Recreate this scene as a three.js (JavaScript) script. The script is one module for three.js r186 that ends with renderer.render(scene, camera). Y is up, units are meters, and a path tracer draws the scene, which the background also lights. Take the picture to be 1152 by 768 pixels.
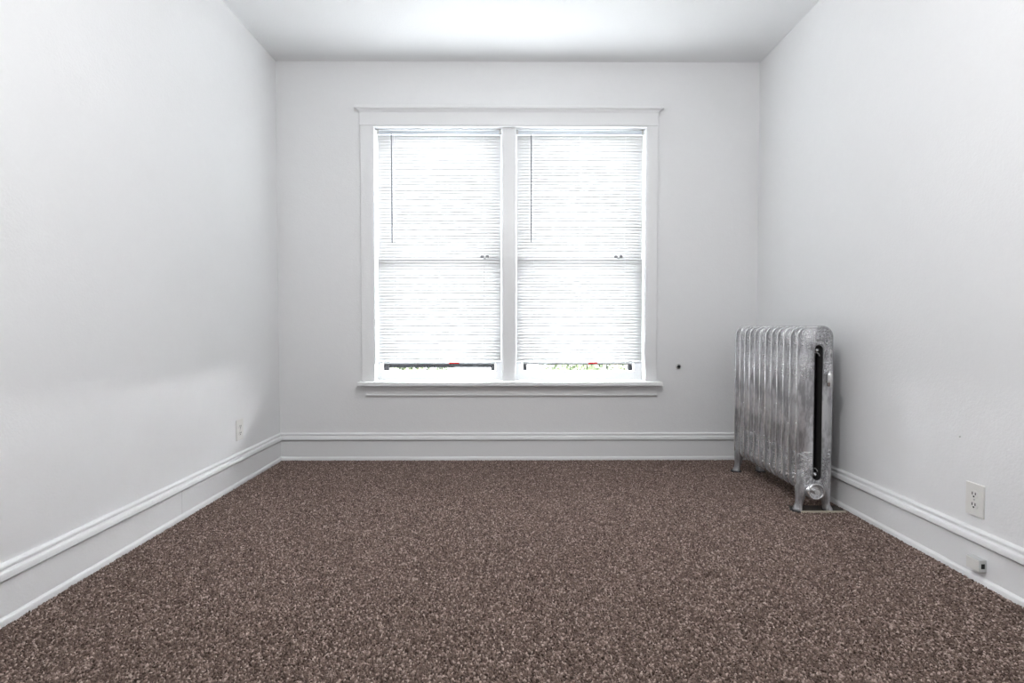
import * as THREE from 'three';
import { RoundedBoxGeometry } from 'three/addons/geometries/RoundedBoxGeometry.js';
import { mergeGeometries, mergeVertices, toCreasedNormals } from 'three/addons/utils/BufferGeometryUtils.js';

// ---------------------------------------------------------------- camera, sky, exposure
const scene = new THREE.Scene();
const EYE = 0.934, FOCAL = 620;                       // focal length in pixels of the 1152 x 768 frame
const camera = new THREE.PerspectiveCamera(2 * Math.atan(384 / FOCAL) * 180 / Math.PI, 1152 / 768, 0.05, 200);
camera.position.set(0, EYE, 0);
camera.rotation.order = 'YXZ';
camera.rotation.set(-Math.atan(18 / FOCAL), -Math.atan(4 / FOCAL), 0);
scene.background = new THREE.Color().setRGB(0.91, 0.96, 1.0);   // overcast daylight
scene.backgroundIntensity = 74;
const renderer = new THREE.WebGLRenderer({ antialias: true });
renderer.toneMapping = THREE.LinearToneMapping;
renderer.toneMappingExposure = 1.37;
renderer.shadowMap.enabled = true;

// ---------------------------------------------------------------- helpers
function rng(seed) { let s = seed >>> 0; return () => { s = (s + 0x6D2B79F5) >>> 0; let t = Math.imul(s ^ (s >>> 15), 1 | s); t = (t + Math.imul(t ^ (t >>> 7), 61 | t)) ^ t; return ((t ^ (t >>> 14)) >>> 0) / 4294967296; }; }
const taken = {};
function numbered(name) { const n = taken[name] = (taken[name] ?? -1) + 1; return n ? `${name}_${String(n).padStart(3, '0')}` : name; }
function lit(o) { o.castShadow = o.receiveShadow = true; return o; }
function part(name, geometry, material, parent, label) {
  const m = lit(new THREE.Mesh(geometry, material)); m.name = name; if (label) m.userData.label = label; parent.add(m); return m;
}
function thing(name, label, category, [x, y, z] = [0, 0, 0], group) {
  const o = new THREE.Group(); o.name = numbered(name); o.position.set(x, y, z); o.userData = { label, category }; if (group) o.userData.group = group; scene.add(o); return o;
}
function struct(name, label, category, geometry, material) {
  const o = geometry ? lit(new THREE.Mesh(geometry, material)) : new THREE.Group(); o.name = name; o.userData = { label, category, kind: 'structure' }; scene.add(o); return o;
}
function box(x0, x1, y0, y1, z0, z1, r = 0) {
  const w = x1 - x0, h = y1 - y0, d = z1 - z0;
  const g = r ? new RoundedBoxGeometry(w, h, d, 2, r) : new THREE.BoxGeometry(w, h, d);
  g.translate((x0 + x1) / 2, (y0 + y1) / 2, (z0 + z1) / 2);
  return metric(g);
}
function metric(g) {                                   // uv in metres, by the axis each face looks along
  const p = g.attributes.position, n = g.attributes.normal, uv = new Float32Array(p.count * 2);
  for (let i = 0; i < p.count; i++) {
    const ax = Math.abs(n.getX(i)), ay = Math.abs(n.getY(i)), az = Math.abs(n.getZ(i));
    const x = p.getX(i), y = p.getY(i), z = p.getZ(i);
    if (ax >= ay && ax >= az) { uv[2 * i] = z; uv[2 * i + 1] = y; } else if (ay >= az) { uv[2 * i] = x; uv[2 * i + 1] = z; } else { uv[2 * i] = x; uv[2 * i + 1] = y; }
  }
  g.setAttribute('uv', new THREE.BufferAttribute(uv, 2)); return g;
}
function merged(list) { return mergeGeometries(list.map((g) => (g.index ? g.toNonIndexed() : g))); }
// a moulding: profile of [out, y] points swept along a wall, mitred at both ends
function moulding(profile, len, mitreA = 1, mitreB = 1) {
  const pos = [], idx = [], n = profile.length;
  for (const [d, y] of profile) { pos.push(mitreA * d, y, d, len - mitreB * d, y, d); }
  for (let i = 0; i + 1 < n; i++) { const a = 2 * i; idx.push(a, a + 1, a + 3, a, a + 3, a + 2); }
  const cap = profile.map(([d, y]) => new THREE.Vector2(d, y));
  for (const [a, b, c] of THREE.ShapeUtils.triangulateShape(cap, [])) { idx.push(2 * a, 2 * b, 2 * c, 2 * c + 1, 2 * b + 1, 2 * a + 1); }
  let g = new THREE.BufferGeometry(); g.setAttribute('position', new THREE.Float32BufferAttribute(pos, 3)); g.setIndex(idx);
  g = toCreasedNormals(g, 0.6); return metric(g);
}
function lathe(pts, seg = 24) { return new THREE.LatheGeometry(pts.map(([r, y]) => new THREE.Vector2(r, y)), seg); }
// a tube of elliptic section along points [x, y, z, rx, rz], closed at both ends
function limb(points, seg = 14) {
  const pos = [], idx = [];
  for (const [x, y, z, rx, rz] of points) for (let k = 0; k < seg; k++) { const a = k / seg * 2 * Math.PI; pos.push(x + rx * Math.cos(a), y, z + rz * Math.sin(a)); }
  const n = points.length;
  for (let i = 0; i + 1 < n; i++) for (let k = 0; k < seg; k++) { const a = i * seg + k, b = i * seg + (k + 1) % seg, c = a + seg, d = b + seg; idx.push(a, c, b, b, c, d); }
  for (const [i, flip] of [[0, 0], [n - 1, 1]]) { const c = pos.length / 3; pos.push(points[i][0], points[i][1], points[i][2]); for (let k = 0; k < seg; k++) { const a = i * seg + k, b = i * seg + (k + 1) % seg; flip ? idx.push(c, b, a) : idx.push(c, a, b); } }
  let g = new THREE.BufferGeometry(); g.setAttribute('position', new THREE.Float32BufferAttribute(pos, 3)); g.setIndex(idx); g.computeVertexNormals();
  return g;
}

// ---------------------------------------------------------------- textures and materials
function valueNoise(n, cells, rand) {                   // n x n periodic noise
  const g = new Float32Array(cells * cells).map(() => rand()), out = new Float32Array(n * n);
  for (let y = 0; y < n; y++) for (let x = 0; x < n; x++) {
    const u = x / n * cells, v = y / n * cells, i = Math.floor(u), j = Math.floor(v), f = u - i, h = v - j;
    const sf = f * f * (3 - 2 * f), sh = h * h * (3 - 2 * h), i1 = (i + 1) % cells, j1 = (j + 1) % cells;
    out[y * n + x] = (g[j * cells + i] * (1 - sf) + g[j * cells + i1] * sf) * (1 - sh) + (g[j1 * cells + i] * (1 - sf) + g[j1 * cells + i1] * sf) * sh;
  }
  return out;
}
function layered(n, list, seed) {
  const rand = rng(seed), sum = new Float32Array(n * n); let total = 0;
  for (const [cells, weight] of list) { const a = valueNoise(n, cells, rand); for (let i = 0; i < sum.length; i++) sum[i] += a[i] * weight; total += weight; }
  return sum.map((v) => v / total);
}
function texture(n, fn, metres, srgb = false) {
  const d = new Uint8Array(n * n * 4);
  for (let i = 0; i < n * n; i++) { const c = fn(i); for (let k = 0; k < 3; k++) d[4 * i + k] = Math.max(0, Math.min(255, Math.round((Array.isArray(c) ? c[k] : c) * 255))); d[4 * i + 3] = 255; }
  const t = new THREE.DataTexture(d, n, n, THREE.RGBAFormat); t.wrapS = t.wrapT = THREE.RepeatWrapping; t.magFilter = THREE.LinearFilter; t.minFilter = THREE.LinearMipmapLinearFilter; t.generateMipmaps = true;
  t.repeat.set(1 / metres, 1 / metres); if (srgb) t.colorSpace = THREE.SRGBColorSpace; t.needsUpdate = true; return t;
}
const wallNoise = layered(512, [[8, 1], [32, 0.8], [128, 1], [256, 1]], 11);
const wallBump = texture(512, (i) => wallNoise[i], 0.9);
const wallTint = texture(512, (i) => 0.965 + 0.035 * wallNoise[i], 0.9);
function std(color, roughness, extra = {}) { return new THREE.MeshStandardMaterial({ color: new THREE.Color().setRGB(...color), roughness, ...extra }); }
const M = {
  wall: std([0.87, 0.872, 0.875], 0.55, { bumpMap: wallBump, bumpScale: 0.0009, map: wallTint }),
  ceiling: std([0.87, 0.875, 0.88], 0.7, { bumpMap: wallBump, bumpScale: 0.001 }),
  trim: std([0.87, 0.872, 0.875], 0.32, { bumpMap: wallBump, bumpScale: 0.0008 }),
  frame: std([0.86, 0.865, 0.87], 0.35),
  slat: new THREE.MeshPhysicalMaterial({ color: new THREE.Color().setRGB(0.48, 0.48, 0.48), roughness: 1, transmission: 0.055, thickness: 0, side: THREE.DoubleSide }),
  rail: std([0.62, 0.66, 0.72], 0.4, { metalness: 0.2 }),
  bottomRail: std([0.8, 0.81, 0.84], 0.4),
  bracket: std([0.55, 0.56, 0.55], 0.5),
  wand: std([0.22, 0.23, 0.25], 0.3),
  clip: std([0.25, 0.25, 0.26], 0.5),  // tone of the sash lock silhouette set before the slats
  cord: std([0.85, 0.85, 0.85], 0.9),
  red: std([0.62, 0.012, 0.015], 0.5),
  glass: new THREE.MeshPhysicalMaterial({ color: 0xffffff, roughness: 0, transmission: 1, thickness: 0, ior: 1.5, specularIntensity: 0.6, side: THREE.DoubleSide }),
  dark: std([0.018, 0.019, 0.021], 0.6),
  storm: new THREE.MeshPhysicalMaterial({ color: new THREE.Color().setRGB(0.004, 0.004, 0.0045), roughness: 0.9, specularIntensity: 0.15 }),
  brass: std([0.32, 0.31, 0.30], 0.35, { metalness: 0.8 }),
  plate: std([0.80, 0.79, 0.76], 0.3),
  slot: std([0.015, 0.015, 0.015], 0.8),
  jack: std([0.60, 0.61, 0.60], 0.4),
  steel: std([0.55, 0.55, 0.54], 0.3, { metalness: 0.9 }),
};

// ---------------------------------------------------------------- room shell
const XL = -1.575, XR = 1.712, ZB = -3.79, ZF = 0.55, TOP = 2.72, TH = 0.26;
const OPEN = { x0: -0.917, x1: 0.942, y0: 0.525, y1: 2.284 };
{
  const s = new THREE.Shape([[XL - 0.12, -0.15], [XR + 0.12, -0.15], [XR + 0.12, TOP + 0.15], [XL - 0.12, TOP + 0.15]].map((p) => new THREE.Vector2(...p)));
  s.holes.push(new THREE.Path([[OPEN.x0, OPEN.y0], [OPEN.x0, OPEN.y1], [OPEN.x1, OPEN.y1], [OPEN.x1, OPEN.y0]].map((p) => new THREE.Vector2(...p))));
  const g = new THREE.ExtrudeGeometry(s, { depth: TH, bevelEnabled: false }); g.translate(0, 0, ZB - TH);
  struct('wall_back', 'pale grey painted plaster wall around the window', 'wall', metric(g), M.wall);
}
struct('wall_left', 'white painted plaster wall left of the window', 'wall', box(XL - 0.12, XL, -0.15, TOP + 0.15, ZB, ZF + 0.12), M.wall);
struct('wall_right', 'white painted plaster wall beside the radiator', 'wall', box(XR, XR + 0.12, -0.15, TOP + 0.15, ZB, ZF + 0.12), M.wall);
struct('wall_front', 'white painted wall behind the camera facing the window', 'wall', box(XL, XR, -0.15, TOP + 0.15, ZF, ZF + 0.12), M.wall);
struct('ceiling', 'flat white painted ceiling', 'ceiling', box(XL, XR, TOP, TOP + 0.15, ZB, ZF), M.ceiling);

// ---------------------------------------------------------------- floor and carpet
const carpetBase = std([0.075, 0.056, 0.047], 1);
struct('floor', 'floor under the brown carpet', 'floor', box(XL, XR, -0.15, -0.001, ZB, ZF), carpetBase);
{
  const rand = rng(77), step = 0.0053;
  const g = new THREE.IcosahedronGeometry(1, 0);
  const nx = Math.floor((XR - XL - 0.03) / step), zEnd = ZF - 0.02, nz = Math.floor((zEnd - ZB - 0.015) / step);
  const m = new THREE.InstancedMesh(g, std([1, 1, 1], 0.95), nx * nz);
  const q = new THREE.Quaternion(), e = new THREE.Euler(), mat = new THREE.Matrix4(), c = new THREE.Color(), P = new THREE.Vector3(), S = new THREE.Vector3();
  const tones = [[0.12, 0.082, 0.067], [0.17, 0.121, 0.101], [0.26, 0.192, 0.165], [0.42, 0.33, 0.29], [0.062, 0.041, 0.032]];
  let k = 0;
  for (let j = 0; j < nz; j++) for (let i = 0; i < nx; i++) {
    P.set(XL + 0.017 + (i + 0.5 + (rand() - 0.5) * 0.9 + (j % 2) * 0.5) * step, 0.001 + rand() * 0.003, ZB + 0.017 + (j + 0.5 + (rand() - 0.5) * 0.9) * step);
    e.set((rand() - 0.5) * 1.2, rand() * 6.28, (rand() - 0.5) * 1.2); q.setFromEuler(e);
    const s = 0.7 + rand() * 0.6; S.set(0.0028 * s, 0.0038 + rand() * 0.004, 0.0044 * s);
    m.setMatrixAt(k, mat.compose(P, q, S));
    const r = rand(), t = tones[r < 0.3 ? 0 : r < 0.6 ? 1 : r < 0.8 ? 2 : r < 0.9 ? 3 : 4], v = 1.0 + rand() * 0.34;
    m.setColorAt(k++, c.setRGB(t[0] * v, t[1] * v, t[2] * v));
  }
  m.name = 'carpet'; m.userData = { label: 'brown flecked loop pile carpet covering the whole floor', category: 'carpet', kind: 'stuff' }; lit(m); scene.add(m);
}

// ---------------------------------------------------------------- baseboards
const SHOE = [[0, 0], [0.017, 0], [0.017, 0.019], [0.0155, 0.025], [0.012, 0.029], [0.008, 0.031], [0, 0.031]];
const BOARD = [[0, 0.031], [0.009, 0.031], [0.009, 0.1395], [0, 0.1395]];
const CAP = [[0, 0.147], [0.019, 0.147], [0.0215, 0.149], [0.0215, 0.163], [0.019, 0.169], [0.012, 0.173], [0.0105, 0.178], [0.0135, 0.181], [0.0135, 0.187], [0.0105, 0.191], [0.004, 0.194], [0, 0.195]];
function baseboard(name, label, len, [x, z], turn, cuts = []) {
  const o = struct(name, label, 'baseboard'); o.position.set(x, 0, z); o.rotation.y = turn;
  part('shoe_moulding', moulding(SHOE, len), M.trim, o);
  const ends = [0, ...cuts, len];
  for (let i = 0; i + 1 < ends.length; i++) {
    const a = ends[i] + (i ? 0.001 : 0), b = ends[i + 1] - (i + 2 < ends.length ? 0.001 : 0);
    const g = moulding(BOARD, b - a, i ? 0 : 1, i + 2 < ends.length ? 0 : 1); g.translate(a, 0, 0); part('board', g, M.trim, o);
  }
  part('cap_moulding', moulding(CAP, len), M.trim, o);
}
baseboard('baseboard_back', 'tall white baseboard under the window', XR - XL, [XL, ZB], 0);
baseboard('baseboard_left', 'tall white baseboard with a joint along the left wall', ZF - ZB, [XL, ZF], Math.PI / 2, [ZF + 2.63]);
baseboard('baseboard_right', 'tall white baseboard running behind the radiator', ZF - ZB, [XR, ZB], -Math.PI / 2);
baseboard('baseboard_front', 'tall white baseboard behind the camera', XR - XL, [XR, ZF], Math.PI);

// ---------------------------------------------------------------- window casing
{
  const o = struct('trim_1', 'white window casing with cap, stool and apron around both windows', 'window casing');
  const zf = -3.767;
  // cornice cap: profile in (out, y), returned at both ends
  const capProfile = [[0, 2.374], [0.026, 2.374], [0.028, 2.378], [0.034, 2.388], [0.046, 2.392], [0.052, 2.393], [0.052, 2.409], [0.049, 2.412], [0, 2.412]];
  const cp = moulding(capProfile, 1.034 + 1.044 - 0.052 * 2, -1, -1); cp.translate(-1.034 + 0.052, 0, ZB); part('cap_moulding', cp, M.trim, o);
  part('head_casing', box(-1.006, 1.016, 2.2865, 2.3785, ZB, zf, 0.002), M.trim, o);
  part('side_casing', box(-1.003, OPEN.x0, 0.552, 2.2855, ZB, zf, 0.002), M.trim, o);
  part('side_casing', box(OPEN.x1, 1.015, 0.552, 2.2855, ZB, zf, 0.002), M.trim, o);
  part('stool', box(-1.024, 1.046, 0.524, 0.552, -3.87, -3.71, 0.006), M.trim, o);
  const ap = moulding([[0, 0.447], [0.012, 0.447], [0.02, 0.452], [0.022, 0.458], [0.018, 0.463], [0.016, 0.465], [0.016, 0.5245], [0, 0.5245]], 1.979 + 0.02, 0, 0); ap.translate(-0.977, 0, ZB); part('apron', ap, M.trim, o);
  part('jamb', box(OPEN.x0 - 0.001, OPEN.x0 + 0.004, 0.552, OPEN.y1, -3.98, -3.768), M.frame, o);
  part('jamb', box(OPEN.x1 - 0.004, OPEN.x1 + 0.001, 0.552, OPEN.y1, -3.98, -3.768), M.frame, o);
  part('head_jamb', box(OPEN.x0, OPEN.x1, OPEN.y1 - 0.005, OPEN.y1 + 0.001, -3.98, -3.768), M.frame, o);
  part('sill', box(OPEN.x0, OPEN.x1, 0.525, 0.551, -4.09, -3.871), M.frame, o);
  part('mullion', box(-0.040, 0.047, 0.552, OPEN.y1 - 0.005, -4.0, -3.80, 0.004), M.frame, o);
  part('mullion_face', box(-0.043, 0.050, 0.552, OPEN.y1 - 0.005, -3.80, -3.79, 0.003), M.frame, o);
}

// ---------------------------------------------------------------- double-hung windows
function windowUnit(name, label, x0, x1, glass0, glass1, lockX, stormRail, darkBars) {
  const o = struct(name, label, 'window'); const mid = 1.405;
  const lower = (y0, y1, z0, z1, railBottom, railTop, nm) => {
    const s = part(nm, merged([
      box(x0, glass0, y0, y1, z0, z1, 0.003), box(glass1, x1, y0, y1, z0, z1, 0.003),
      box(glass0 - 0.002, glass1 + 0.002, y0, y0 + railBottom, z0, z1, 0.003), box(glass0 - 0.002, glass1 + 0.002, y1 - railTop, y1, z0, z1, 0.003)]), M.frame, o);
    part('pane', box(glass0 - 0.006, glass1 + 0.006, y0 + railBottom - 0.006, y1 - railTop + 0.006, (z0 + z1) / 2 - 0.0005, (z0 + z1) / 2 + 0.0005), M.glass, s);
  };
  lower(0.553, mid, -3.903, -3.868, 0.062, 0.035, 'lower_sash');
  lower(mid - 0.035, 2.278, -3.942, -3.907, 0.035, 0.05, 'upper_sash');
  const lk = part('sash_lock', merged([box(lockX - 0.03, lockX + 0.03, mid, mid + 0.006, -3.9, -3.872), box(lockX - 0.012, lockX + 0.012, mid + 0.006, mid + 0.018, -3.897, -3.877, 0.003), box(lockX - 0.002, lockX + 0.028, mid + 0.014, mid + 0.02, -3.888, -3.868, 0.002)]), M.brass, o);
  // storm window outside
  const [a0, a1, b0, b1] = darkBars;
  for (const [p, q] of [[a0, a1], [b0, b1]]) { part('storm_track', box(p, q, 0.552, 2.27, -3.985, -3.958), M.storm, o); }
  part('storm_rail', box(a1, b0, stormRail, stormRail + 0.028, -3.98, -3.965), M.storm, o);
  return o;
}
windowUnit('window_1', 'double hung window left of the centre mullion, behind its blind', -0.913, -0.040, -0.883, -0.090, -0.167, 0.631, [-0.903, -0.858, -0.128, -0.096]);
windowUnit('window_2', 'double hung window right of the centre mullion, behind its blind', 0.047, 0.938, 0.090, 0.881, 0.764, 0.652, [0.103, 0.135, 0.861, 0.899]);

// ---------------------------------------------------------------- mini blinds
const SLAT_TILT = 0.46;
function slatGeometry(len) {
  const w = 0.0255, crown = 0.0022, n = 4, pos = [], idx = [], nor = [];
  for (let i = 0; i <= n; i++) {
    const t = i / n - 0.5, y = t * w, z = crown * (1 - 4 * t * t), a = Math.atan(-8 * crown * t / w);
    for (const x of [0, len]) { pos.push(x, y, z); nor.push(0, -Math.sin(a), Math.cos(a)); }
  }
  for (let i = 0; i < n; i++) { const a = 2 * i; idx.push(a, a + 1, a + 3, a, a + 3, a + 2); }
  const g = new THREE.BufferGeometry(); g.setAttribute('position', new THREE.Float32BufferAttribute(pos, 3)); g.setAttribute('normal', new THREE.Float32BufferAttribute(nor, 3)); g.setIndex(idx);
  g.rotateX(SLAT_TILT); return g;                        // room-side edges up
}
function blind(label, x0, x1, wandX, wandLen, tag0, tag1, lockMarkX) {
  const o = thing('window_blind', label, 'blind', [x0, 0.668, -3.835], 'mini blinds in the window');
  const L = x1 - x0, top = 2.274 - 0.668;
  part('headrail', box(0.012, L - 0.012, top - 0.03, top - 0.003, -0.012, 0.014, 0.003), M.rail, o);
  for (const x of [0, L - 0.014]) part('bracket', box(x, x + 0.014, top - 0.033, top, -0.015, 0.018, 0.002), M.bracket, o);
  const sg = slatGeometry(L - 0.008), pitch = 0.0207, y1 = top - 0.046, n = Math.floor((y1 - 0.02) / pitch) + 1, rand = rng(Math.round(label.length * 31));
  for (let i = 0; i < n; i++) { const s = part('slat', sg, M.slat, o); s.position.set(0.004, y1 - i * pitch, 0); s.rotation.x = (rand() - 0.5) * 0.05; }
  const r = part('bottom_rail', box(0.003, L - 0.003, 0, 0.013, -0.009, 0.009, 0.003), M.bottomRail, o);
  part('red_sticker', box(tag0 - x0, tag1 - x0, 0.0, 0.0125, 0.009, 0.0096), M.red, r, 'small red sticker');
  const wg = new THREE.CylinderGeometry(0.0042, 0.0042, wandLen, 6); wg.translate(0, -wandLen / 2, 0);
  const w = part('tilt_wand', wg, M.wand, o); w.position.set(wandX - x0, top - 0.032, 0.02);
  part('lock_silhouette', merged([box(lockMarkX - x0 - 0.028, lockMarkX - x0 - 0.006, 0.731, 0.747, 0.014, 0.02, 0.002), box(lockMarkX - x0 + 0.008, lockMarkX - x0 + 0.028, 0.731, 0.748, 0.014, 0.02, 0.002), box(lockMarkX - x0 - 0.006, lockMarkX - x0 + 0.008, 0.724, 0.73, 0.014, 0.018)]), M.clip, o, 'grey silhouette of the sash lock showing through the slats');  // added shape standing in for the sash lock silhouette behind the slats
  for (const f of [0.14, 0.5, 0.86]) { const cg = new THREE.CylinderGeometry(0.0008, 0.0008, top - 0.04, 5); const c = part('ladder_cord', cg, M.cord, o); c.position.set(L * f, (top - 0.03) / 2, 0.0125); }
}
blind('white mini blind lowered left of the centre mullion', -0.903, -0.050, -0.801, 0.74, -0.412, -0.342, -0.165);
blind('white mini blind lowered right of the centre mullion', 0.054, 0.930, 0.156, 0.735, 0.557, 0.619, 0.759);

// ---------------------------------------------------------------- radiator
{
  // relief of cast scrolls at the top and the foot of each section: canvas of 0.25 m by 1 m
  const W = 512, Hh = 2048, cv = document.createElement('canvas'); cv.width = W; cv.height = Hh; const c = cv.getContext('2d');
  c.fillStyle = '#808080'; c.fillRect(0, 0, W, Hh);
  const rand = rng(5), zones = [[0.655, 0.94], [0.0, 0.315]];
  const curls = [];
  for (const [a, b] of zones) for (let v = a; v < b; v += 0.0165) for (let x = 0; x < W; x += 34.13) {
    const edge = a > 0.5 ? v - a : b - v;
    if (edge < 0.05 * rand()) continue;
    curls.push([x + (rand() - 0.5) * 12, (1 - v) * Hh + (rand() - 0.5) * 10, 14 + rand() * 6, rand() * 6.28, rand() < 0.5 ? 1 : -1]);
  }
  for (const [wide, tone] of [[15, '#5a5a5a'], [10, '#b0b0b0'], [5, '#ffffff']]) {
    c.strokeStyle = tone; c.lineWidth = wide; c.lineCap = 'round';
    for (const [x, y, r, a0, dir] of curls) for (const ox of [-W, 0, W]) {
      if (x + ox < -60 || x + ox > W + 60) continue;
      c.beginPath();
      for (let t = 0; t <= 18; t++) { const a = a0 + dir * t * 0.32, q = r * (1.25 - t / 18); const px = x + ox + Math.cos(a) * q, py = y + Math.sin(a) * q * 1.2; t ? c.lineTo(px, py) : c.moveTo(px, py); }
      c.stroke();
    }
  }
  const relief = new THREE.CanvasTexture(cv); relief.wrapS = relief.wrapT = THREE.RepeatWrapping; relief.repeat.set(4, 1); relief.magFilter = THREE.LinearFilter;
  const stain = layered(256, [[4, 1], [10, 1], [24, 0.8], [64, 0.5]], 23);
  const tarnish = texture(256, (i) => { const v = 0.56 + 0.44 * Math.max(0, Math.min(1, (stain[i] - 0.34) * 3.6)); return [v, v, v * 1.01]; }, 0.5); tarnish.repeat.set(4.5, 1.6);
  const silver = std([0.64, 0.64, 0.655], 0.28, { metalness: 0.85, map: tarnish, bumpMap: relief, bumpScale: 0.002 });  // base kept darker, shade between the ridges put into its colour
  const silverLit = std([0.84, 0.84, 0.85], 0.24, { metalness: 0.8, map: tarnish });  // lighter copy of silver; light on raised rims and scrolls put into the colour
  const bright = std([0.75, 0.75, 0.75], 0.2, { metalness: 0.95 });

  const N = 12, P = 0.0675, zNear = -2.702, cx = 1.527;
  const o = thing('cast_iron_radiator', 'silver painted cast iron column radiator standing along the right wall', 'radiator', [cx, 0, zNear - P * N / 2]);
  // closed outline through the same stations for the outside and for the slot between the columns
  const arc = (x, y, r, a0, a1, n) => Array.from({ length: n + 1 }, (_, i) => [x + r * Math.cos(a0 + (a1 - a0) * i / n), y + r * Math.sin(a0 + (a1 - a0) * i / n)]);
  function resample(pts, n) { const L = [0]; for (let i = 1; i < pts.length; i++) L.push(L[i - 1] + Math.hypot(pts[i][0] - pts[i - 1][0], pts[i][1] - pts[i - 1][1])); const out = []; for (let k = 0, i = 1; k <= n; k++) { const t = L[L.length - 1] * k / n; while (i < L.length - 1 && L[i] < t) i++; const f = Math.min(1, (t - L[i - 1]) / (L[i] - L[i - 1] || 1)); out.push([pts[i - 1][0] + (pts[i][0] - pts[i - 1][0]) * f, pts[i - 1][1] + (pts[i][1] - pts[i - 1][1]) * f]); } return out; }
  function loop(hw, yb, yt, r, ya, yc, x0 = 0) {          // ya / yc: where the straight sides begin and end
    const right = resample([[hw + x0, ya], [hw + x0, yc]], 10).slice(0, -1), left = resample([[x0 - hw, yc], [x0 - hw, ya]], 10).slice(0, -1);
    const top = resample([[hw + x0, yc], ...arc(x0 + hw - r, yt - r, r, 0, Math.PI / 2, 10), ...arc(x0 - hw + r, yt - r, r, Math.PI / 2, Math.PI, 10), [x0 - hw, yc]], 30).slice(0, -1);
    const bottom = resample([[x0 - hw, ya], ...arc(x0 - hw + r, yb + r, r, Math.PI, 1.5 * Math.PI, 10), ...arc(x0 + hw - r, yb + r, r, 1.5 * Math.PI, 2 * Math.PI, 10), [hw + x0, ya]], 30).slice(0, -1);
    return [...right, ...top, ...left, ...bottom];
  }
  const outer = loop(0.0865, 0.106, 0.928, 0.05, 0.2, 0.82), slot = loop(0.021, 0.165, 0.838, 0.0209, 0.2, 0.81, 0.004);
  const face = [[0, 0.0035], [0.015, 0.0065], [0.045, 0.008], [0.075, 0.0075], [0.1, 0.0075], [0.15, 0.011], [0.22, 0.0165], [0.33, 0.0235], [0.5, 0.029], [0.72, 0.0315], [0.94, 0.0315], [1, 0.0305]];
  const ring = [...face, ...face.slice().reverse().map(([t, h]) => [t, -h])];
  const pos = [], idx = [], K = outer.length, R = ring.length;
  for (let i = 0; i < K; i++) for (const [t, h] of ring) pos.push(outer[i][0] + (slot[i][0] - outer[i][0]) * t, outer[i][1] + (slot[i][1] - outer[i][1]) * t, h);
  for (let i = 0; i < K; i++) for (let j = 0; j < R; j++) { const a = i * R + j, b = i * R + (j + 1) % R, c2 = ((i + 1) % K) * R + j, d = ((i + 1) % K) * R + (j + 1) % R; idx.push(a, c2, b, b, c2, d); }
  let sec = new THREE.BufferGeometry(); sec.setAttribute('position', new THREE.Float32BufferAttribute(pos, 3)); sec.setIndex(idx); sec = toCreasedNormals(sec, 0.9);
  const reliefUV = (g, off = 0) => { const p = g.attributes.position, uv = new Float32Array(p.count * 2); for (let i = 0; i < p.count; i++) { uv[2 * i] = p.getX(i) + p.getZ(i) + off; uv[2 * i + 1] = p.getY(i); } g.setAttribute('uv', new THREE.BufferAttribute(uv, 2)); return g; };
  const variants = [0, 0.37, 0.71, 1.13].map((k) => reliefUV(sec.clone(), k));
  class Outline extends THREE.Curve { getPoint(t, v = new THREE.Vector3()) { const f = (t % 1) * K, i = Math.floor(f) % K, j = (i + 1) % K, w = f - Math.floor(f); return v.set(outer[i][0] + (outer[j][0] - outer[i][0]) * w, outer[i][1] + (outer[j][1] - outer[i][1]) * w, 0); } }
  const rimParts = [new THREE.TubeGeometry(new Outline(), 120, 0.005, 8, true)];
  for (const sx of [-1, 1]) rimParts.push(new THREE.TorusGeometry(0.0125, 0.0042, 8, 18).scale(1, 1, 1.6).translate(sx * 0.055, 0.898, 0.006), new THREE.TorusGeometry(0.0125, 0.0042, 8, 18).scale(1, 1, 1.6).translate(sx * 0.055, 0.898, -0.006));
  const rim = reliefUV(merged(rimParts));
  const lin = [], linIdx = [];                           // dark lining along the walls of the slot
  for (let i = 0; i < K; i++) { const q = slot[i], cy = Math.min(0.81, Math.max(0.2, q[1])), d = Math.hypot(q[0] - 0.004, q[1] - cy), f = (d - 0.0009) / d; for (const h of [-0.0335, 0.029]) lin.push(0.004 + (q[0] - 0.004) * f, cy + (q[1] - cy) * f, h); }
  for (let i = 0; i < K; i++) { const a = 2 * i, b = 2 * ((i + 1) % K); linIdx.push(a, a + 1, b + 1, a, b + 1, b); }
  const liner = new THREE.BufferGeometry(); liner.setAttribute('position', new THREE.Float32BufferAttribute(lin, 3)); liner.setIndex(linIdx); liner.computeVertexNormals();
  // cast scrolls standing on the near face, at the head and the foot of the section
  const at = (fi, t) => { fi = ((fi % K) + K) % K; const i = Math.floor(fi), j = (i + 1) % K, w = fi - i, ox = outer[i][0] + (outer[j][0] - outer[i][0]) * w, oy = outer[i][1] + (outer[j][1] - outer[i][1]) * w, sx = slot[i][0] + (slot[j][0] - slot[i][0]) * w, sy = slot[i][1] + (slot[j][1] - slot[i][1]) * w; let k = 1; while (k < face.length - 1 && face[k][0] < t) k++; const [t0, h0] = face[k - 1], [t1, h1] = face[k]; return new THREE.Vector3(ox + (sx - ox) * t, oy + (sy - oy) * t, h0 + (h1 - h0) * (t - t0) / (t1 - t0) + 0.0008); };
  const scrolls = [], rs = rng(41);
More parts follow.
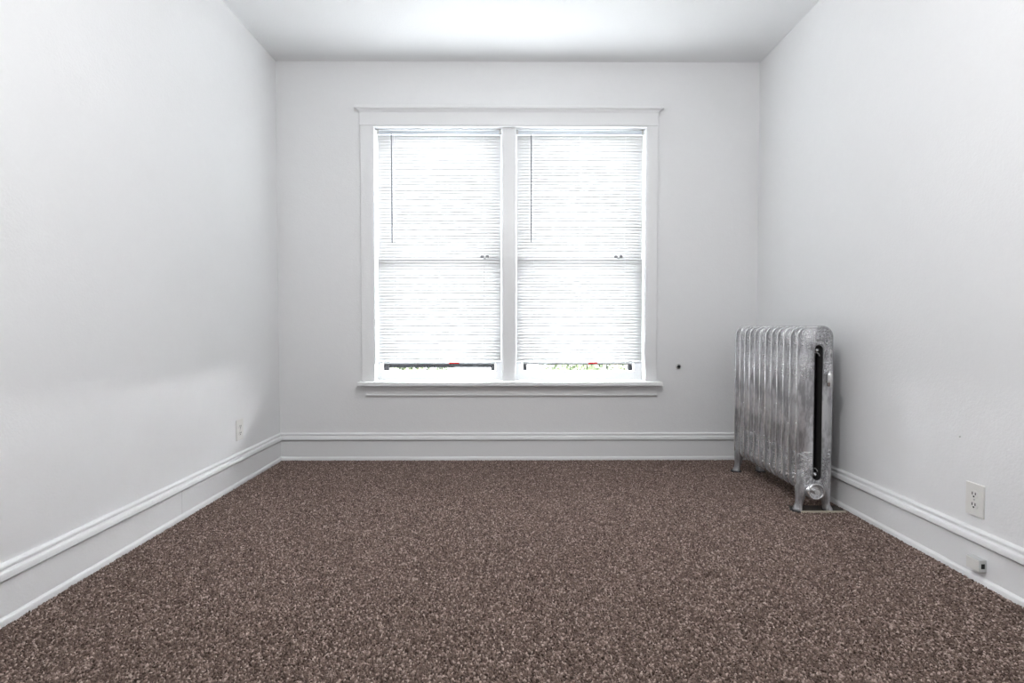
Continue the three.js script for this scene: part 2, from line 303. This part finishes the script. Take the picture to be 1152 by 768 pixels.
  for (let fi = 0; fi < K;) {
    const o0 = at(fi, 0.3), step1 = o0.distanceTo(at(fi + 0.5, 0.3)) * 2, ds = 0.0185 / Math.max(1e-4, step1);
    const wide = at(fi, 0.1).distanceTo(at(fi, 0.95)), rows = Math.max(2, Math.round(wide / 0.0185));
    for (let r = 0; r < rows; r++) {
      const t = 0.13 + 0.8 * (r + 0.5) / rows, c0 = at(fi, t), reach = 0.025 * rs() + (c0.x < 0 ? 1 : 0.9) * 0.045 * (1 - t);
      if (c0.y < 0.735 - reach * 1.8 && c0.y > 0.26 + reach * 1.4) continue;
      const rad = 0.0082 + rs() * 0.0016, a0 = rs() * 6.28, dir = rs() < 0.5 ? 1 : -1, line = [];
      for (let q = 0; q <= 8; q++) { const a = a0 + dir * q * 0.62, R2 = rad * (1.1 - q / 9.5); line.push(at(fi + Math.cos(a) * R2 / Math.max(0.002, step1), Math.min(0.97, Math.max(0.1, t + Math.sin(a) * R2 / wide * 0.85)))); }
      scrolls.push(new THREE.TubeGeometry(new THREE.CatmullRomCurve3(line), 9, 0.0027, 5, false));
    }
    fi += ds;
  }
  const scrollWork = reliefUV(mergeGeometries(scrolls));
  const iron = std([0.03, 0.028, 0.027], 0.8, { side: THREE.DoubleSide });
  for (let i = 0; i < N; i++) { const s = part('section', variants[i % 4], silver, o); s.position.z = P * (N / 2 - 0.5 - i); part('rim', rim, silverLit, s); const sw = part('scroll_relief', scrollWork, silverLit, s); sw.userData.kind = 'stuff'; part('slot_liner', liner, iron, s, 'dark lining inside the slot'); }
  for (const y of [0.875, 0.128]) { const g = new THREE.CylinderGeometry(0.03, 0.03, P * (N - 1), 20); g.rotateX(Math.PI / 2); g.translate(0.004, y, 0); part('hub', reliefUV(g), silverLit, o); }
  for (const [zi, sgn] of [[0, 1], [N - 1, -1]]) for (const s of [-1, 1]) {
    const z = P * (N / 2 - 0.5 - zi);
    const pts = [[s * 0.056, 0.215, 0, 0.024, 0.024], [s * 0.057, 0.17, 0, 0.0285, 0.0295], [s * 0.0575, 0.135, 0, 0.0295, 0.03], [s * 0.059, 0.105, 0, 0.028, 0.0285], [s * 0.062, 0.075, 0, 0.0225, 0.024], [s * 0.066, 0.05, 0, 0.0185, 0.021], [s * 0.070, 0.032, 0, 0.0185, 0.022], [s * 0.074, 0.021, 0.002, 0.0215, 0.026], [s * 0.076, 0.013, 0.003, 0.022, 0.027], [s * 0.076, 0.009, 0.003, 0.02, 0.025]];
    const lg = part('leg', reliefUV(limb(pts, 18), s), silver, o); lg.position.z = z;
    const pg = lathe([[0, 0], [0.027, 0], [0.03, 0.002], [0.03, 0.005], [0.026, 0.0065], [0, 0.0065]]); pg.scale(1, 1, 1.05); pg.scale(1.1, 1.6, 1.1); pg.translate(s * 0.079, 0.002, 0.003); part('foot_pad', pg, M.dark, lg, 'black pad under the foot');
  }
  // plugged bushing at the foot of the near end
  const zf = P * N / 2;
  const bush = lathe([[0, 0.008], [0.022, 0.008], [0.028, 0.01], [0.031, 0.02], [0.035, 0.023], [0.04, 0.022], [0.0435, 0.016], [0.0435, 0.002], [0.042, -0.03], [0, -0.03]], 32); bush.rotateX(Math.PI / 2); bush.translate(-0.012, 0.116, zf + 0.003);
  const bm = part('bushing', reliefUV(bush), silverLit, o);
  const hex = new THREE.CylinderGeometry(0.014, 0.015, 0.022, 6); hex.rotateX(Math.PI / 2); hex.rotateZ(0.3); hex.translate(-0.012, 0.116, zf + 0.022); part('plug', hex, bright, bm);
  for (const y of [0.812, 0.19]) { const b = lathe([[0, 0.012], [0.005, 0.012], [0.006, 0.01], [0.009, 0.009], [0.0125, 0.004], [0.013, -0.02], [0, -0.02]], 18); b.rotateX(Math.PI / 2); b.translate(0.004, y, zf - 0.028); part('tie_bolt', reliefUV(b), silverLit, o); const web = new THREE.TorusGeometry(0.018, 0.004, 8, 16, Math.PI); if (y < 0.5) web.rotateZ(0); web.translate(0.004, y - (y > 0.5 ? 0.03 : -0.012), zf - 0.03); part('slot_web', reliefUV(web), silverLit, o); }
  const vent = lathe([[0, -0.037], [0.010, -0.037], [0.0125, -0.033], [0.0125, -0.02], [0.0145, -0.018], [0.0145, 0.018], [0.012, 0.026], [0.007, 0.031], [0.006, 0.037], [0, 0.038]], 20); vent.translate(0.044, 0.673, zf + 0.022);
  const vm = part('air_vent', vent, bright, o, 'small chrome air vent'); const st = new THREE.CylinderGeometry(0.006, 0.006, 0.03, 10); st.rotateX(Math.PI / 2); st.translate(0.044, 0.655, zf + 0.006); part('stem', st, bright, vm);
}
{
  const o = thing('floor_board', 'thin dark board with a pale edge under the near radiator feet', 'board', [1.555, 0, -2.745]);
  part('panel', box(-0.12, 0.125, 0.003, 0.0105, -0.05, 0.034), std([0.05, 0.042, 0.035], 0.7), o);
  part('edge_strip', box(-0.105, 0.122, 0.002, 0.0125, 0.034, 0.047, 0.002), std([0.52, 0.47, 0.38], 0.6), o, 'pale wooden edge strip');
}

// ---------------------------------------------------------------- added fill lamp, unseen above the frame, to brighten the room
{
  const POWER = 2.8, DROP = 0.55, tone = new THREE.Color().setRGB(0.985, 0.99, 1);
  const o = thing('added_fill_lamp', 'added fill lamp out of view, a white glass globe hung from the ceiling', 'lamp', [0.07, TOP, -1.25]);
  part('canopy', lathe([[0, -0.03], [0.05, -0.03], [0.062, -0.02], [0.065, 0], [0, 0]]), M.frame, o);
  part('stem', new THREE.CylinderGeometry(0.012, 0.012, DROP - 0.15, 12).translate(0, -(DROP - 0.15) / 2 - 0.02, 0), M.frame, o);
  part('globe', new THREE.SphereGeometry(0.16, 32, 20).translate(0, -DROP, 0), new THREE.MeshStandardMaterial({ color: 0xffffff, roughness: 0.4, emissive: tone, emissiveIntensity: 2 }), o);
  const l = new THREE.PointLight(tone, POWER, 0, 2); l.position.set(0, -DROP, 0); l.castShadow = true; l.shadow.radius = 7; o.add(l);
}

// ---------------------------------------------------------------- outlets, jack, bolt, nail
function outlet(label, [x, y, z], turn) {
  const o = thing('wall_outlet', label, 'outlet', [x, y, z], 'duplex wall outlets'); o.rotation.y = turn;
  part('cover_plate', box(-0.039, 0.039, -0.06, 0.06, 0, 0.007, 0.0025), M.plate, o);
  for (const s of [-1, 1]) {
    const g = new THREE.CylinderGeometry(0.0172, 0.0172, 0.003, 24); g.rotateX(Math.PI / 2); g.scale(1, 0.84, 1); g.translate(0, s * 0.0195, 0.0075);
    const r = part('receptacle', g, M.plate, o);
    for (const [a, w, h, dy] of [[-0.0065, 0.0038, 0.0105, 0.003], [0.0065, 0.0038, 0.009, 0.003], [0, 0.006, 0.006, -0.0078]]) part('slot', box(a - w / 2, a + w / 2, s * 0.0195 + dy - h / 2, s * 0.0195 + dy + h / 2, 0.0085, 0.0094), M.slot, r);
  }
  const sc = new THREE.CylinderGeometry(0.0032, 0.0032, 0.0015, 10); sc.rotateX(Math.PI / 2); sc.translate(0, 0, 0.0076); part('screw', sc, M.steel, o);
}
outlet('white duplex outlet low on the left wall', [XL, 0.325, -3.215], Math.PI / 2);
outlet('white duplex outlet on the right wall above the phone jack', [XR, 0.297, -1.989], -Math.PI / 2);
{
  const o = thing('phone_jack', 'small grey surface phone jack on the right baseboard', 'phone jack', [XR - 0.0085, 0.076, -1.951]); o.rotation.y = -Math.PI / 2;
  part('housing', box(-0.032, 0.024, -0.022, 0.022, 0, 0.027, 0.003), M.jack, o);
  part('cover', box(-0.030, 0.022, -0.020, 0.020, 0.027, 0.03, 0.001), M.plate, o);
  part('socket', box(0.0235, 0.0246, -0.009, 0.009, 0.008, 0.021), M.slot, o, 'dark square socket');
}
{
  const o = thing('wall_bolt', 'small dark metal stub sticking out of the wall beside the window', 'bolt', [1.172, 0.652, ZB]);
  const f = lathe([[0, 0.004], [0.013, 0.004], [0.017, 0.002], [0.018, 0], [0, 0]], 20); f.rotateX(Math.PI / 2); part('flange', f, M.steel, o);
  const s = lathe([[0, 0.024], [0.006, 0.024], [0.0075, 0.022], [0.0075, 0.012], [0.0095, 0.011], [0.0095, 0.004], [0, 0.004]], 14); s.rotateX(Math.PI / 2); part('stub', s, M.dark, o);
}
{
  const o = thing('nail', 'tiny nail in the right wall above the outlet', 'nail', [XR, 0.514, -2.063]); o.rotation.z = Math.PI / 2;
  part('head', lathe([[0, 0.006], [0.0028, 0.006], [0.0032, 0.005], [0.0032, 0.004], [0, 0.004]], 10), M.steel, o); part('shank', new THREE.CylinderGeometry(0.0012, 0.0012, 0.006, 6).translate(0, 0.002, 0), M.steel, o);
}

// ---------------------------------------------------------------- outdoors seen under the blinds
struct('yard', 'pale paved yard outside the window', 'yard', box(-30, 30, -0.9, -0.7, -45, ZB - TH - 0.02), std([0.14, 0.14, 0.138], 0.9));
function shrub(label, [x, z], w, h, n, seed) {
  const o = thing('leafy_shrub', label, 'shrub', [x, -0.7, z], 'shrubs outside the window'), rand = rng(seed), pos = [], stems = [];
  for (let k = 0; k < n; k++) {
    const a = rand() * 6.28, u = Math.sqrt(rand()), cy = Math.pow(rand(), 0.7), px = Math.cos(a) * u * w * (1 - 0.45 * cy), pz = Math.sin(a) * u * 0.5 * (1 - 0.45 * cy), py = 0.1 + cy * h;
    const s = 0.035 + rand() * 0.035, b = new THREE.Euler(rand() * 6, rand() * 6, rand() * 6), m = (X, Y) => { const v = new THREE.Vector3(X * s, Y * s, 0).applyEuler(b); return [px + v.x, py + v.y, pz + v.z]; };
    const A = m(0, -1), B = m(0.5, 0), C = m(0, 1), D = m(-0.5, 0); pos.push(...A, ...B, ...C, ...A, ...C, ...D);
  }
  const g = new THREE.BufferGeometry(); g.setAttribute('position', new THREE.Float32BufferAttribute(pos, 3)); g.computeVertexNormals();
  const f = part('foliage', g, M.leaf, o); f.userData.kind = 'stuff';
  for (let k = 0; k < 9; k++) { const a = rand() * 6.28, t = new THREE.TubeGeometry(new THREE.CatmullRomCurve3([new THREE.Vector3(0.1 * Math.cos(a), 0, 0.1 * Math.sin(a)), new THREE.Vector3(Math.cos(a) * w * 0.3, h * 0.5, Math.sin(a) * 0.2), new THREE.Vector3(Math.cos(a) * w * 0.5, h, Math.sin(a) * 0.3)]), 8, 0.012, 5); part('stem', t, M.bark, o); }
}
M.leaf = new THREE.MeshPhysicalMaterial({ color: new THREE.Color().setRGB(0.03, 0.042, 0.011), roughness: 1, transmission: 0.3, thickness: 0, side: THREE.DoubleSide });
M.bark = std([0.12, 0.09, 0.06], 0.9);
shrub('leafy green shrub outside the left window under the blind', [-1.55, -7.6], 1.3, 1.25, 4600, 3);
shrub('leafy yellow-green shrub outside the right window under the blind', [1.15, -7.6], 1.25, 1.15, 3600, 9);
shrub('leafy green shrub outside near the right window edge', [2.9, -9.8], 1.0, 1.2, 2200, 14);

renderer.render(scene, camera);
